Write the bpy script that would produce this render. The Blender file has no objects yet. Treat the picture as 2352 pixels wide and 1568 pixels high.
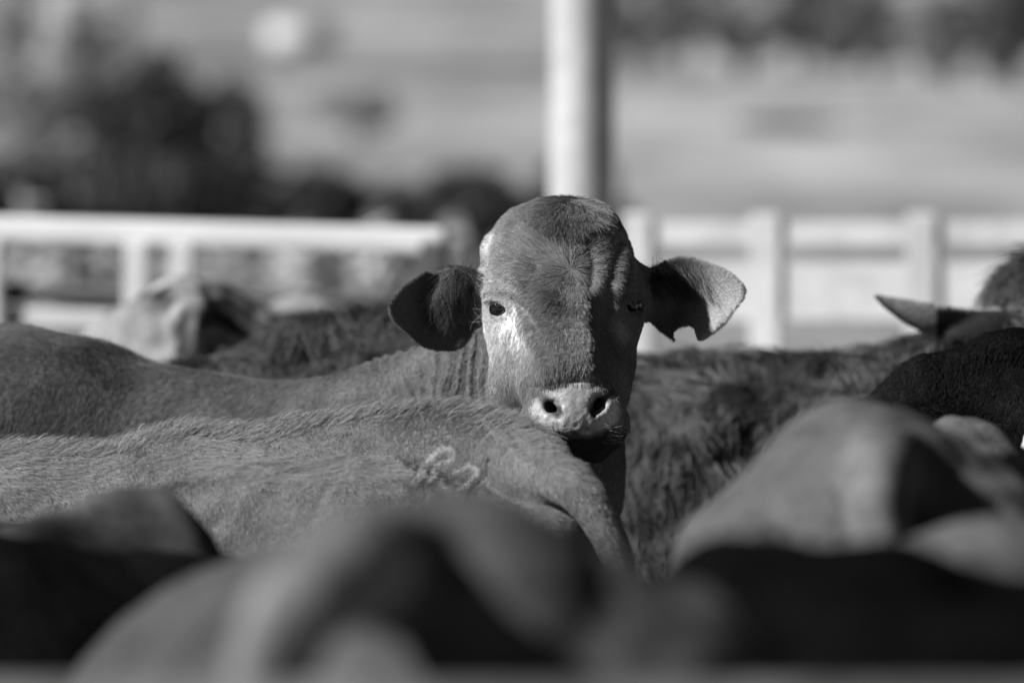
import bpy, math, os
import numpy as np
from mathutils import Vector, Quaternion

SC = bpy.context.scene
COL = SC.collection
ONLY = os.environ.get('ONLY', '')          # empty: build everything
rng = np.random.default_rng(7)

# ------------------------------------------------------------------ camera, sky, sun, exposure
FPX = 200.0 / 36.0 * 2352.0                # focal length in layout units (frame 2352 x 1568)
HOR = 600.0                                # horizon row
CAMZ = 1.5
cam_d = bpy.data.cameras.new('camera')
cam = bpy.data.objects.new('camera', cam_d)
COL.objects.link(cam)
cam.location = (0, 0, CAMZ)
cam.rotation_euler = (math.radians(90) - math.atan((784 - HOR) / FPX), 0, 0)
cam_d.lens = 200
cam_d.sensor_width = 36
cam_d.clip_start = 0.1
cam_d.clip_end = 3000
cam_d.dof.use_dof = not os.environ.get('NODOF')
cam_d.dof.focus_distance = 8.40
cam_d.dof.aperture_fstop = 2.8
cam_d.dof.aperture_blades = 0
SC.camera = cam

AZ, EL = math.radians(66), math.radians(36)
SUN = Vector((-math.cos(EL) * math.sin(AZ), -math.cos(EL) * math.cos(AZ), math.sin(EL)))
w = bpy.data.worlds.new('World')
SC.world = w
w.use_nodes = True
nt = w.node_tree
nt.nodes.clear()
sky = nt.nodes.new('ShaderNodeTexSky')
sky.sky_type = 'NISHITA'
sky.sun_disc = False
sky.sun_elevation = EL
sky.air_density = .35
sky.dust_density = .1
sky.sun_rotation = math.atan2(SUN.x, SUN.y)
bw = nt.nodes.new('ShaderNodeSeparateColor')     # black-and-white photograph: the sky as its red light, grey
bg = nt.nodes.new('ShaderNodeBackground')
bg.inputs['Strength'].default_value = 0.05
out = nt.nodes.new('ShaderNodeOutputWorld')
nt.links.new(sky.outputs[0], bw.inputs[0])
nt.links.new(bw.outputs[0], bg.inputs['Color'])
nt.links.new(bg.outputs[0], out.inputs[0])

sun_d = bpy.data.lights.new('sun', 'SUN')
sun_d.energy = 5.0
sun_d.angle = math.radians(0.5)
sun_o = bpy.data.objects.new('sun', sun_d)
COL.objects.link(sun_o)
sun_o.rotation_euler = SUN.to_track_quat('Z', 'Y').to_euler()
sun_o.location = (-20, -10, 20)

SC.view_settings.view_transform = 'Standard'
SC.view_settings.look = 'None'
SC.view_settings.gamma = 1
SC.view_settings.use_curve_mapping = False
SC.view_settings.exposure = 0.15
SC.render.engine = 'CYCLES'
SC.cycles.use_denoising = True
SC.cycles.max_bounces = 6
try:
    SC.cycles_curves.shape = 'RIBBONS'
    SC.cycles_curves.subdivisions = 2
except Exception:
    pass


def at(px, py, Y):
    """point of the place seen at layout position (px, py) and distance Y"""
    return np.array([(px - 1176.0) * Y / FPX, Y, CAMZ - (py - HOR) * Y / FPX])


def proj(V):
    return np.stack([V[:, 0] / V[:, 1] * FPX + 1176.0, HOR + (CAMZ - V[:, 2]) / V[:, 1] * FPX], 1)


# ------------------------------------------------------------------ materials
def mat(name, col, rough=0.8, spec=0.2, noise=None, attr=None, bump=None, coat=0.0, lo=0.6, hi=1.4):
    m = bpy.data.materials.new(name)
    m.use_nodes = True
    t = m.node_tree
    b = t.nodes['Principled BSDF']
    b.inputs['Roughness'].default_value = rough
    b.inputs['Specular IOR Level'].default_value = spec
    if coat:
        b.inputs['Coat Weight'].default_value = coat
        b.inputs['Coat Roughness'].default_value = 0.03
    b.inputs['Base Color'].default_value = (col, col, col, 1)
    src = None
    if attr:
        a = t.nodes.new('ShaderNodeAttribute')
        a.attribute_name = attr
        src = a.outputs['Fac']
    tc = t.nodes.new('ShaderNodeTexCoord')
    for (sc, det) in (noise or []):
        n = t.nodes.new('ShaderNodeTexNoise')
        n.inputs['Scale'].default_value = sc
        n.inputs['Detail'].default_value = det
        t.links.new(tc.outputs['Object'], n.inputs['Vector'])
        r = t.nodes.new('ShaderNodeMapRange')
        r.inputs['From Min'].default_value = 0.3
        r.inputs['From Max'].default_value = 0.7
        r.inputs['To Min'].default_value = lo
        r.inputs['To Max'].default_value = hi
        t.links.new(n.outputs[0], r.inputs['Value'])
        mu = t.nodes.new('ShaderNodeMath')
        mu.operation = 'MULTIPLY'
        t.links.new(r.outputs[0], mu.inputs[0])
        if src is None:
            mu.inputs[1].default_value = col
        else:
            t.links.new(src, mu.inputs[1])
        src = mu.outputs[0]
    if src is not None:
        t.links.new(src, b.inputs['Base Color'])
    if bump:
        n = t.nodes.new('ShaderNodeTexNoise')
        n.inputs['Scale'].default_value = bump[0]
        n.inputs['Detail'].default_value = 4
        t.links.new(tc.outputs['Object'], n.inputs['Vector'])
        bp = t.nodes.new('ShaderNodeBump')
        bp.inputs['Strength'].default_value = bump[1]
        bp.inputs['Distance'].default_value = bump[2]
        t.links.new(n.outputs[0], bp.inputs['Height'])
        t.links.new(bp.outputs[0], b.inputs['Normal'])
    return m


M_HIDE = mat('cow_hide', .15, .8, .0, noise=[(14, 5), (90, 3)], attr='tone', bump=(160, .35, .004), lo=.75, hi=1.25)
_t = M_HIDE.node_tree
_a = _t.nodes.new('ShaderNodeAttribute')
_a.attribute_name = 'wet'
for _k, _lo, _hi in (('Roughness', .85, .34), ('Specular IOR Level', .0, .55)):
    _r = _t.nodes.new('ShaderNodeMapRange')
    _r.inputs['To Min'].default_value = _lo
    _r.inputs['To Max'].default_value = _hi
    _t.links.new(_a.outputs['Fac'], _r.inputs['Value'])
    _t.links.new(_r.outputs[0], _t.nodes['Principled BSDF'].inputs[_k])
M_HAIR = mat('cow_hair', .2, .65, .10, attr='tone')
M_EYE = mat('eyeball', .008, .08, .5, coat=1.0)
M_LID = mat('eye_white', .3, .3, .4)
M_WHITE = mat('white_paint', .64, .55, .3, noise=[(3, 4), (20, 3)], lo=.85, hi=1.1)
M_RAIL = mat('white_rail_paint', .72, .45, .4, noise=[(3, 4)], lo=.9, hi=1.06)
M_BOARD = mat('weathered_white_board', .64, .6, .2, noise=[(2, 4), (12, 3)], lo=.82, hi=1.1)
M_STEEL = mat('galvanised_steel', .5, .45, .4, noise=[(6, 4)], lo=.8, hi=1.15)
M_DSTEEL = mat('dark_steel', .06, .5, .4, noise=[(6, 4)])
M_RUST = mat('weathered_rail', .22, .7, .2, noise=[(5, 4), (30, 3)])
M_BARK = mat('bark', .16, .9, .1, noise=[(4, 4)])
M_SHED = mat('white_shed_wall', .75, .6, .2, noise=[(1, 3)], lo=.9, hi=1.05)
M_ROOF = mat('shed_roof', .6, .5, .3, noise=[(1, 3)], lo=.9, hi=1.05)


# ------------------------------------------------------------------ objects and meshes
def link_mesh(name, V, faces, material, parent=None, origin=None, smooth=True, attrs=None):
    V = np.asarray(V, dtype=np.float64)
    if origin is not None:
        V = V - np.asarray(origin)
    me = bpy.data.meshes.new(name)
    if isinstance(faces, np.ndarray):
        n, k = faces.shape
        me.vertices.add(len(V))
        me.vertices.foreach_set('co', V.astype(np.float32).ravel())
        me.loops.add(n * k)
        me.loops.foreach_set('vertex_index', faces.astype(np.int32).ravel())
        me.polygons.add(n)
        me.polygons.foreach_set('loop_start', np.arange(0, n * k, k, dtype=np.int32))
        me.update(calc_edges=True)
    else:
        me.from_pydata([tuple(v) for v in V], [], faces)
    if smooth:
        me.polygons.foreach_set('use_smooth', np.ones(len(me.polygons), dtype=bool))
    for nm, arr in (attrs or {}).items():
        a = me.attributes.new(nm, 'FLOAT', 'POINT')
        a.data.foreach_set('value', np.asarray(arr, dtype=np.float32))
    me.materials.append(material)
    o = bpy.data.objects.new(name, me)
    COL.objects.link(o)
    if origin is not None:
        o.location = tuple(origin)
    if parent is not None:
        o.parent = parent
        if origin is None:
            o.matrix_parent_inverse = parent.matrix_basis.inverted()
    return o


def tag(o, label=None, cat=None, group=None, kind=None):
    if label:
        o['label'] = label
    if cat:
        o['category'] = cat
    if group:
        o['group'] = group
    if kind:
        o['kind'] = kind
    return o


def empty(name, loc=(0, 0, 0), rz=0):
    o = bpy.data.objects.new(name, None)
    o.location = tuple(loc)
    o.rotation_euler = (0, 0, rz)
    COL.objects.link(o)
    return o


class MB:
    """collects simple solids into one mesh"""
    def __init__(s):
        s.V, s.F = [], []

    def quads(s, V, F):
        b = len(s.V)
        s.V += [tuple(v) for v in V]
        s.F += [tuple(i + b for i in f) for f in F]

    def box(s, lo, hi):
        x0, y0, z0 = lo
        x1, y1, z1 = hi
        s.quads([(x0, y0, z0), (x1, y0, z0), (x1, y1, z0), (x0, y1, z0), (x0, y0, z1), (x1, y0, z1), (x1, y1, z1), (x0, y1, z1)],
                [(0, 3, 2, 1), (4, 5, 6, 7), (0, 1, 5, 4), (1, 2, 6, 5), (2, 3, 7, 6), (3, 0, 4, 7)])

    def tube(s, pts, rad, seg=14):
        pts = [Vector(p) for p in pts]
        rings = []
        for i, p in enumerate(pts):
            a = pts[max(i - 1, 0)]
            b = pts[min(i + 1, len(pts) - 1)]
            d = (b - a).normalized()
            up = Vector((0, 0, 1)) if abs(d.z) < .9 else Vector((1, 0, 0))
            e1 = d.cross(up).normalized()
            e2 = e1.cross(d).normalized()
            r = rad[i] if hasattr(rad, '__len__') else rad
            rings.append([tuple(p + (e1 * math.cos(q) + e2 * math.sin(q)) * r) for q in [2 * math.pi * k / seg for k in range(seg)]])
        V = [v for r in rings for v in r]
        F = []
        for i in range(len(rings) - 1):
            for k in range(seg):
                F.append((i * seg + k, i * seg + (k + 1) % seg, (i + 1) * seg + (k + 1) % seg, (i + 1) * seg + k))
        F.append(tuple(range(seg - 1, -1, -1)))
        n = (len(rings) - 1) * seg
        F.append(tuple(n + k for k in range(seg)))
        s.quads(V, F)

    def build(s, name, material, parent=None, smooth=False, bevel=0.0):
        o = link_mesh(name, s.V, s.F, material, parent, smooth=smooth)
        if bevel:
            b = o.modifiers.new('bevel', 'BEVEL')
            b.width = bevel
            b.segments = 2
        return o


# ------------------------------------------------------------------ implicit-surface modelling
def smin(a, b, k):
    h = np.maximum(k - np.abs(a - b), 0) / k
    return np.minimum(a, b) - h * h * (k * .25)


class Field:
    def __init__(s, xs, ys, zs):
        s.xs, s.ys, s.zs = [np.asarray(a, np.float32) for a in (xs, ys, zs)]
        s.F = np.full((len(xs), len(ys), len(zs)), .3, np.float32)

    def sub(s, lo, hi, pad):
        sl = []
        for a, l, h in zip((s.xs, s.ys, s.zs), lo, hi):
            i0 = max(int(np.searchsorted(a, l - pad)) - 1, 0)
            i1 = min(int(np.searchsorted(a, h + pad)) + 1, len(a))
            if i1 <= i0:
                return None
            sl.append(slice(i0, i1))
        return tuple(sl), s.xs[sl[0]][:, None, None], s.ys[sl[1]][None, :, None], s.zs[sl[2]][None, None, :]

    def put(s, fun, lo, hi, k=.02, cut=False):
        r = s.sub(lo, hi, k + .03)
        if r is None:
            return
        sl, X, Y, Z = r
        d = fun(X, Y, Z)
        if cut:
            s.F[sl] = -smin(-s.F[sl], d, k)
        else:
            s.F[sl] = smin(s.F[sl], d, k)

    def cone(s, a, b, ra, rb, k=.02, cut=False):
        a = np.asarray(a, float)
        b = np.asarray(b, float)
        ab = b - a
        L = max(float(ab @ ab), 1e-9)
        R = max(ra, rb)

        def f(X, Y, Z):
            t = np.clip(((X - a[0]) * ab[0] + (Y - a[1]) * ab[1] + (Z - a[2]) * ab[2]) / L, 0, 1)
            return np.sqrt((X - a[0] - t * ab[0])**2 + (Y - a[1] - t * ab[1])**2 + (Z - a[2] - t * ab[2])**2) - (ra + t * (rb - ra))
        s.put(f, np.minimum(a, b) - R, np.maximum(a, b) + R, k, cut)

    def chain(s, pts, rs, k=.02, cut=False):
        for i in range(len(pts) - 1):
            s.cone(pts[i], pts[i + 1], rs[i], rs[i + 1], k, cut)

    def ell(s, c, r, k=.02, rot=None, cut=False):
        """ellipsoid, rot = 3x3 with columns the axes"""
        c = np.asarray(c, float)
        r = np.asarray(r, float)
        R = np.eye(3) if rot is None else np.asarray(rot, float)
        m = r.max()

        def f(X, Y, Z):
            dx, dy, dz = X - c[0], Y - c[1], Z - c[2]
            q0 = q1 = 0
            for i in range(3):
                p = dx * R[0, i] + dy * R[1, i] + dz * R[2, i]
                q0 = q0 + (p / r[i])**2
                q1 = q1 + (p / r[i]**2)**2
            k0 = np.sqrt(q0)
            return k0 * (k0 - 1) / np.maximum(np.sqrt(q1), 1e-6)
        s.put(f, c - m, c + m, k, cut)

    def rbox(s, c, h, rd, k=.02, rot=None, taper=0.0):
        c = np.asarray(c, float)
        R = np.eye(3) if rot is None else np.asarray(rot, float)
        m = float(np.linalg.norm(h)) + rd

        def f(X, Y, Z):
            dx, dy, dz = X - c[0], Y - c[1], Z - c[2]
            q = [dx * R[0, i] + dy * R[1, i] + dz * R[2, i] for i in range(3)]
            sc = 1 + taper * q[1] / h[1]
            a = [np.abs(q[0]) - h[0] * sc, np.abs(q[1]) - h[1], np.abs(q[2]) - h[2]]
            o = np.sqrt(sum(np.maximum(x, 0)**2 for x in a))
            return o + np.minimum(np.maximum(a[0], np.maximum(a[1], a[2])), 0) - rd
        s.put(f, c - m, c + m, k)

    def loft(s, st, k=.06):
        """stations (centre, half width, half height); sections upright, across the horizontal run"""
        for (c0, w0, h0), (c1, w1, h1) in zip(st[:-1], st[1:]):
            a = np.asarray(c0, float)
            b = np.asarray(c1, float)
            ab = b - a
            hl = math.hypot(ab[0], ab[1])
            if hl < 1e-4:
                continue
            hd = ab[:2] / hl
            R = max(w0, w1, h0, h1)

            def f(X, Y, Z):
                ax = (X - a[0]) * hd[0] + (Y - a[1]) * hd[1]
                t = np.clip(ax / hl, 0, 1)
                la = -(X - a[0]) * hd[1] + (Y - a[1]) * hd[0]
                dz = Z - a[2] - t * ab[2]
                ww = w0 + t * (w1 - w0)
                hh = h0 + t * (h1 - h0)
                ex = (ax - t * hl)
                mm = np.minimum(ww, hh)
                q = np.sqrt((la / ww)**2 + (dz / hh)**2 + (ex / mm)**2)
                return (q - 1) * mm
            s.put(f, np.minimum(a, b) - R, np.maximum(a, b) + R, k)

    def mesh(s):
        F = s.F
        S = F < 0
        c = np.zeros(tuple(n - 1 for n in F.shape), np.uint8)
        sh = [(i, j, k) for i in (0, 1) for j in (0, 1) for k in (0, 1)]
        N = F.shape
        for (i, j, k) in sh:
            c += S[i:N[0] - 1 + i, j:N[1] - 1 + j, k:N[2] - 1 + k]
        I, J, K = np.nonzero((c > 0) & (c < 8))
        vals = {q: F[I + q[0], J + q[1], K + q[2]] for q in sh}
        acc = np.zeros((len(I), 3))
        cnt = np.zeros(len(I))
        for q in sh:
            for ax in range(3):
                if q[ax]:
                    continue
                p = list(q)
                p[ax] = 1
                fa, fb = vals[q], vals[tuple(p)]
                m = (fa < 0) != (fb < 0)
                t = np.where(m, fa / np.where(m, fa - fb, 1), 0)
                base = np.array(q, float)
                pos = np.repeat(base[None], len(I), 0)
                pos[:, ax] += t
                acc += pos * m[:, None]
                cnt += m
        acc /= cnt[:, None]
        V = np.stack([np.interp(I + acc[:, 0], np.arange(N[0]), s.xs), np.interp(J + acc[:, 1], np.arange(N[1]), s.ys),
                      np.interp(K + acc[:, 2], np.arange(N[2]), s.zs)], 1)
        idx = np.full(c.shape, -1, np.int32)
        idx[I, J, K] = np.arange(len(I))
        Q = []
        for ax in range(3):
            a = [slice(1, -1)] * 3
            b = [slice(1, -1)] * 3
            a[ax] = slice(0, -1)
            b[ax] = slice(1, None)
            sa, sb = S[tuple(a)], S[tuple(b)]
            e = np.nonzero(sa != sb)
            off = [1, 1, 1]
            off[ax] = 0
            i = [e[n] + off[n] for n in range(3)]
            u, v = (ax + 1) % 3, (ax + 2) % 3

            def cell(du, dv):
                p = [x.copy() for x in i]
                p[u] -= du
                p[v] -= dv
                return idx[p[0], p[1], p[2]]
            q = np.stack([cell(1, 1), cell(0, 1), cell(0, 0), cell(1, 0)], 1)
            flip = ~sa[e]
            q[flip] = q[flip][:, ::-1]
            Q.append(q)
        Q = np.concatenate(Q)
        Q = Q[(Q >= 0).all(1)]
        return V, Q


def normals(V, Q):
    n = np.cross(V[Q[:, 2]] - V[Q[:, 0]], V[Q[:, 3]] - V[Q[:, 1]])
    N = np.zeros_like(V)
    for i in range(4):
        for a in range(3):
            N[:, a] += np.bincount(Q[:, i], n[:, a], len(V))
    return N / np.maximum(np.linalg.norm(N, axis=1, keepdims=True), 1e-12)


class Wave:
    """smooth pseudo-random field from summed sines"""
    def __init__(s, scale, seed, n=14):
        r = np.random.default_rng(seed)
        d = r.normal(size=(n, 3))
        d /= np.linalg.norm(d, axis=1, keepdims=True)
        s.k = d * (2 * math.pi / scale * r.uniform(.6, 1.5, n))[:, None]
        s.p = r.uniform(0, 6.28, n)
        s.n = n

    def __call__(s, P):
        return np.sin(P @ s.k.T + s.p).sum(1) / math.sqrt(s.n / 2)


def seg_dist(P, poly):
    """distance of 2-D points to a polyline"""
    best = np.full(len(P), 1e9)
    for a, b in zip(poly[:-1], poly[1:]):
        a = np.array(a, float)
        b = np.array(b, float)
        ab = b - a
        t = np.clip(((P - a) @ ab) / max(ab @ ab, 1e-9), 0, 1)
        best = np.minimum(best, np.linalg.norm(P - a - t[:, None] * ab, axis=1))
    return best


def hair(name, parent, V, Q, N, tone, weight, count, length, comb, rad=.0004, lift=.35, npt=4, seed=1,
         curl=0.0, world=False, clump=None, lock=False, vary=.35, bend=.5, taper=.35, kind=None):
    """strands rooted on the mesh. weight / length per vertex arrays; comb(P, N) -> direction"""
    r = np.random.default_rng(seed)
    T = np.concatenate([Q[:, [0, 1, 2]], Q[:, [0, 2, 3]]])
    ar = np.linalg.norm(np.cross(V[T[:, 1]] - V[T[:, 0]], V[T[:, 2]] - V[T[:, 0]]), axis=1) * weight[T].mean(1)
    cs = np.cumsum(ar)
    f = np.searchsorted(cs, r.uniform(0, cs[-1], count))
    f = np.minimum(f, len(T) - 1)
    u, v = r.uniform(size=(2, count))
    fl = u + v > 1
    u[fl], v[fl] = 1 - u[fl], 1 - v[fl]
    B = np.stack([1 - u - v, u, v], 1)
    t = T[f]
    mix = lambda A: (A[t] * (B[..., None] if A.ndim > 1 else B)).sum(1)
    P, n, tn, ln = mix(V), mix(N), mix(tone), mix(length)
    n /= np.maximum(np.linalg.norm(n, axis=1, keepdims=True), 1e-9)
    D = comb(P, n)
    if clump:
        if lock:
            jit = r.normal(size=(count, 3)) * clump * .15
            cc = np.round((P + jit) / clump)
            h = np.abs(np.sin(cc @ np.array([12.9898, 78.233, 37.719])) * 43758.5453) % 1
            h2 = np.abs(np.sin(cc @ np.array([39.34, 11.13, 83.15])) * 24634.63) % 1
        else:
            h = .5 + .16 * Wave(clump, seed)(P) + .16 * Wave(clump * 3, seed + 1)(P)
            h2 = np.clip(.5 + .2 * Wave(clump * .8, seed + 2)(P) + .2 * Wave(clump * 4, seed + 3)(P), 0, 1)
    D = D - n * (D * n).sum(1, keepdims=True)
    D /= np.maximum(np.linalg.norm(D, axis=1, keepdims=True), 1e-9)
    side = np.cross(n, D)
    ang = r.normal(size=count) * .22
    lf = lift * r.uniform(.5, 1.5, count)
    if clump:
        ang = ang * .6 + (h - .5) * (1.1 if lock else .6)
        lf = lf * (.6 + .9 * h2)
    D = D * np.cos(ang)[:, None] + side * np.sin(ang)[:, None]
    ln = ln * r.uniform(.6, 1.2, count)
    s = np.linspace(0, 1, npt)
    ph = r.uniform(0, 6.28, count)
    if clump:
        ph = h * 6.28 + r.normal(size=count) * .5
    pts = np.zeros((count, npt, 3))
    for i, q in enumerate(s):
        up = lf * (q - bend * q * q)
        pts[:, i] = P - n * .0001 + (D * (q * np.sqrt(np.maximum(1 - up**2 * .5, .2)))[:, None] + n * up[:, None]) * ln[:, None]
        if curl:
            pts[:, i] += (side * np.sin(q * 5 + ph)[:, None] + n * (.6 * np.cos(q * 5 + ph) - .6 * np.cos(ph))[:, None]) * (curl * ln * q)[:, None]
    cu = bpy.data.hair_curves.new(name)
    cu.add_curves([npt] * count)
    M = parent.matrix_basis
    if world:
        Mi = np.array(M.inverted())
        flat = pts.reshape(-1, 3) @ Mi[:3, :3].T + Mi[:3, 3]
    else:
        flat = pts.reshape(-1, 3)
    cu.attributes['position'].data.foreach_set('vector', flat.astype(np.float32).ravel())
    ra = cu.attributes.new('radius', 'FLOAT', 'POINT')
    rr = np.tile(rad * (1 - (1 - taper) * s), count) * np.repeat(r.uniform(.7, 1.3, count), npt)
    ra.data.foreach_set('value', rr.astype(np.float32))
    ta = cu.attributes.new('tone', 'FLOAT', 'CURVE')
    tv = tn * np.exp(r.normal(size=count) * vary)
    if clump:
        tv = tv * ((.75 + .5 * h2) if lock else (.87 + .26 * h2))
    tv = tv * 1.38
    ta.data.foreach_set('value', tv.astype(np.float32))
    cu.materials.append(M_HAIR)
    o = bpy.data.objects.new(name, cu)
    COL.objects.link(o)
    o.parent = parent
    if kind:
        o['kind'] = kind
    return o


def sphere(name, c, r, material, parent, seg=20):
    V, F = [], []
    for i in range(seg // 2 + 1):
        a = math.pi * i / (seg // 2)
        for j in range(seg):
            b = 2 * math.pi * j / seg
            V.append((c[0] + r * math.sin(a) * math.cos(b), c[1] + r * math.sin(a) * math.sin(b), c[2] + r * math.cos(a)))
    for i in range(seg // 2):
        for j in range(seg):
            F.append((i * seg + j, (i + 1) * seg + j, (i + 1) * seg + (j + 1) % seg, i * seg + (j + 1) % seg))
    return link_mesh(name, V, F, material, parent)


def axis(lo, hi, step, fine=None):
    """grid lines: coarse step, finer inside (lo, hi, step) ranges"""
    if fine is None:
        return np.arange(lo, hi + step, step)
    a, b, st = fine
    pts = []
    x = lo
    while x < a:
        pts.append(x)
        gap = max(st, min(step, (a - x) * .3 + st))
        x += gap
    x = a
    while x < b:
        pts.append(x)
        x += st
    while x < hi + step:
        pts.append(x)
        x += max(st, min(step, (x - b) * .3 + st))
    return np.array(pts)


# ------------------------------------------------------------------ the cow, apart from the head that looks at us
def cow_trunk(f, T, R, top, fat=1.0, tail=None, tail_r=None, hook=1.0, hollow=1.0, legs=True, rk=.09):
    """T maps cow space (x forward, y left, z up) to field space; R its rotation; top = heights of the back line"""
    tl, sa, lo, ba, wi = top
    E = lambda c, r, k=.08, cut=False: f.ell(T(c), r, k, R, cut)
    f.loft([(T((-.76, 0, tl - .22)), .15 * fat, .17), (T((-.52, 0, sa - .25)), .215 * fat, .235), (T((-.3, 0, lo - .28)), .25 * fat, .27),
            (T((0, 0, ba - .37)), .32 * fat, .365), (T((.3, 0, ba - .37)), .30 * fat, .365), (T((.55, 0, wi - .36)), .23 * fat, .35)], .06)
    f.loft([(T((-.35, 0, .82)), .24 * fat, .24), (T((.1, 0, .74)), .30 * fat, .28), (T((.5, 0, .74)), .24 * fat, .27), (T((.72, 0, .80)), .15, .2)], .1)
    f.chain([T((-.76, 0, tl - .03)), T((-.62, 0, (tl + sa) / 2 - .03)), T((-.44, 0, sa - .035)), T((-.25, 0, lo - .035)), T((.05, 0, ba - .04)), T((.5, 0, wi - .05)), T((.66, 0, wi - .1))],
            [.032, .036, .038, .035, .035, .05, .06], rk)
    for s in (1, -1):
        f.cone(T((-.37, s * .205 * fat, sa - .085)), T((-.30, s * .225 * fat, sa - .13)), .05 * hook, .06 * hook, .09)
        f.cone(T((-.82, s * .115, tl - .13)), T((-.72, s * .13, tl - .22)), .042, .08, .09)
        E((-.62, s * .145 * fat, .84), (.20, .115, .33), .1)
        E((-.50, s * .19 * fat, .95), (.20, .07, .22), .1)
        E((.50, s * .19 * fat, wi - .36), (.15, .085, .28), .12)
        if hollow:
            E((-.68, s * .082, tl - .012), (.10, .028, .040 * hollow), .035, True)
        if legs:
            f.chain([T((-.48, s * .2, .72)), T((-.79, s * .17, .50)), T((-.74, s * .165, .13))], [.115, .058, .04], .05)
            f.cone(T((-.73, s * .165, .12)), T((-.68, s * .165, .03)), .042, .055, .02)
            f.chain([T((.46, s * .19, .74)), T((.52, s * .17, .42)), T((.51, s * .165, .13))], [.09, .05, .037], .05)
            f.cone(T((.515, s * .165, .12)), T((.55, s * .165, .03)), .04, .054, .02)
    tail = tail or [(-.72, 0, tl - .05), (-.84, 0, tl - .06), (-.90, 0, tl - .18), (-.915, 0, tl - .4), (-.90, 0, .62), (-.89, 0, .42)]
    tail_r = tail_r or [.036, .034, .028, .022, .016, .03]
    tp = np.array(tail, float)
    q = np.linspace(0, len(tp) - 1, (len(tp) - 1) * 5 + 1)
    i = np.clip(q.astype(int), 0, len(tp) - 2)
    t = (q - i)[:, None]
    p0, p1, p2, p3 = tp[np.maximum(i - 1, 0)], tp[i], tp[i + 1], tp[np.minimum(i + 2, len(tp) - 1)]
    cr = .5 * (2 * p1 + (p2 - p0) * t + (2 * p0 - 5 * p1 + 4 * p2 - p3) * t**2 + (3 * p1 - p0 - 3 * p2 + p3) * t**3)
    cr = [T(p) for p in cr]
    rr = np.interp(q, np.arange(len(tp)), tail_r)
    f.chain(cr[:9], rr[:9], .035)
    f.chain(cr[8:], rr[8:], .012)


def cow_neck_head(f, T, R, wi, poll=(1.05, 0, 1.2), nose=(1.36, 0, .86)):
    """plain lowered neck and head with ears; returns eye places"""
    p = np.array(poll, float)
    n = np.array(nose, float)
    d = n - p
    L = np.linalg.norm(d)
    d /= L
    sd = np.cross(d, (0, 0, 1.0))
    sd /= np.linalg.norm(sd)
    up = np.cross(sd, d)
    f.loft([(T((.5, 0, wi - .30)), .20, .29), (T((.78, 0, (wi + p[2]) / 2 - .20)), .13, .21), (T(p + d * .02 - up * .05), .105, .13)], .08)
    f.cone(T(p + d * .04 - up * .03), T(p + d * .2 - up * .03), .10, .085, .04)
    f.cone(T(p + d * .2 - up * .02), T(n - d * .05), .08, .055, .05)
    f.cone(T(n - d * .05 - sd * .03), T(n - d * .05 + sd * .03), .05, .05, .03)
    f.cone(T(p + d * .1 - up * .09), T(n - d * .1 - up * .05), .07, .04, .05)
    eyes = []
    for s in (1, -1):
        f.ell(T(p + d * .17 + sd * s * .085), (.04, .035, .04), .03)
        f.cone(T(p + d * .07 + sd * s * .08), T(p + d * .07 + sd * s * .15), .028, .03, .03)
        f.cone(T(p + d * .07 + sd * s * .15 - up * .01), T(p + d * .08 + sd * s * .24 - up * .03), .036, .012, .03)
        eyes.append(T(p + d * .17 + sd * s * .112 + up * .01))
    return eyes


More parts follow.
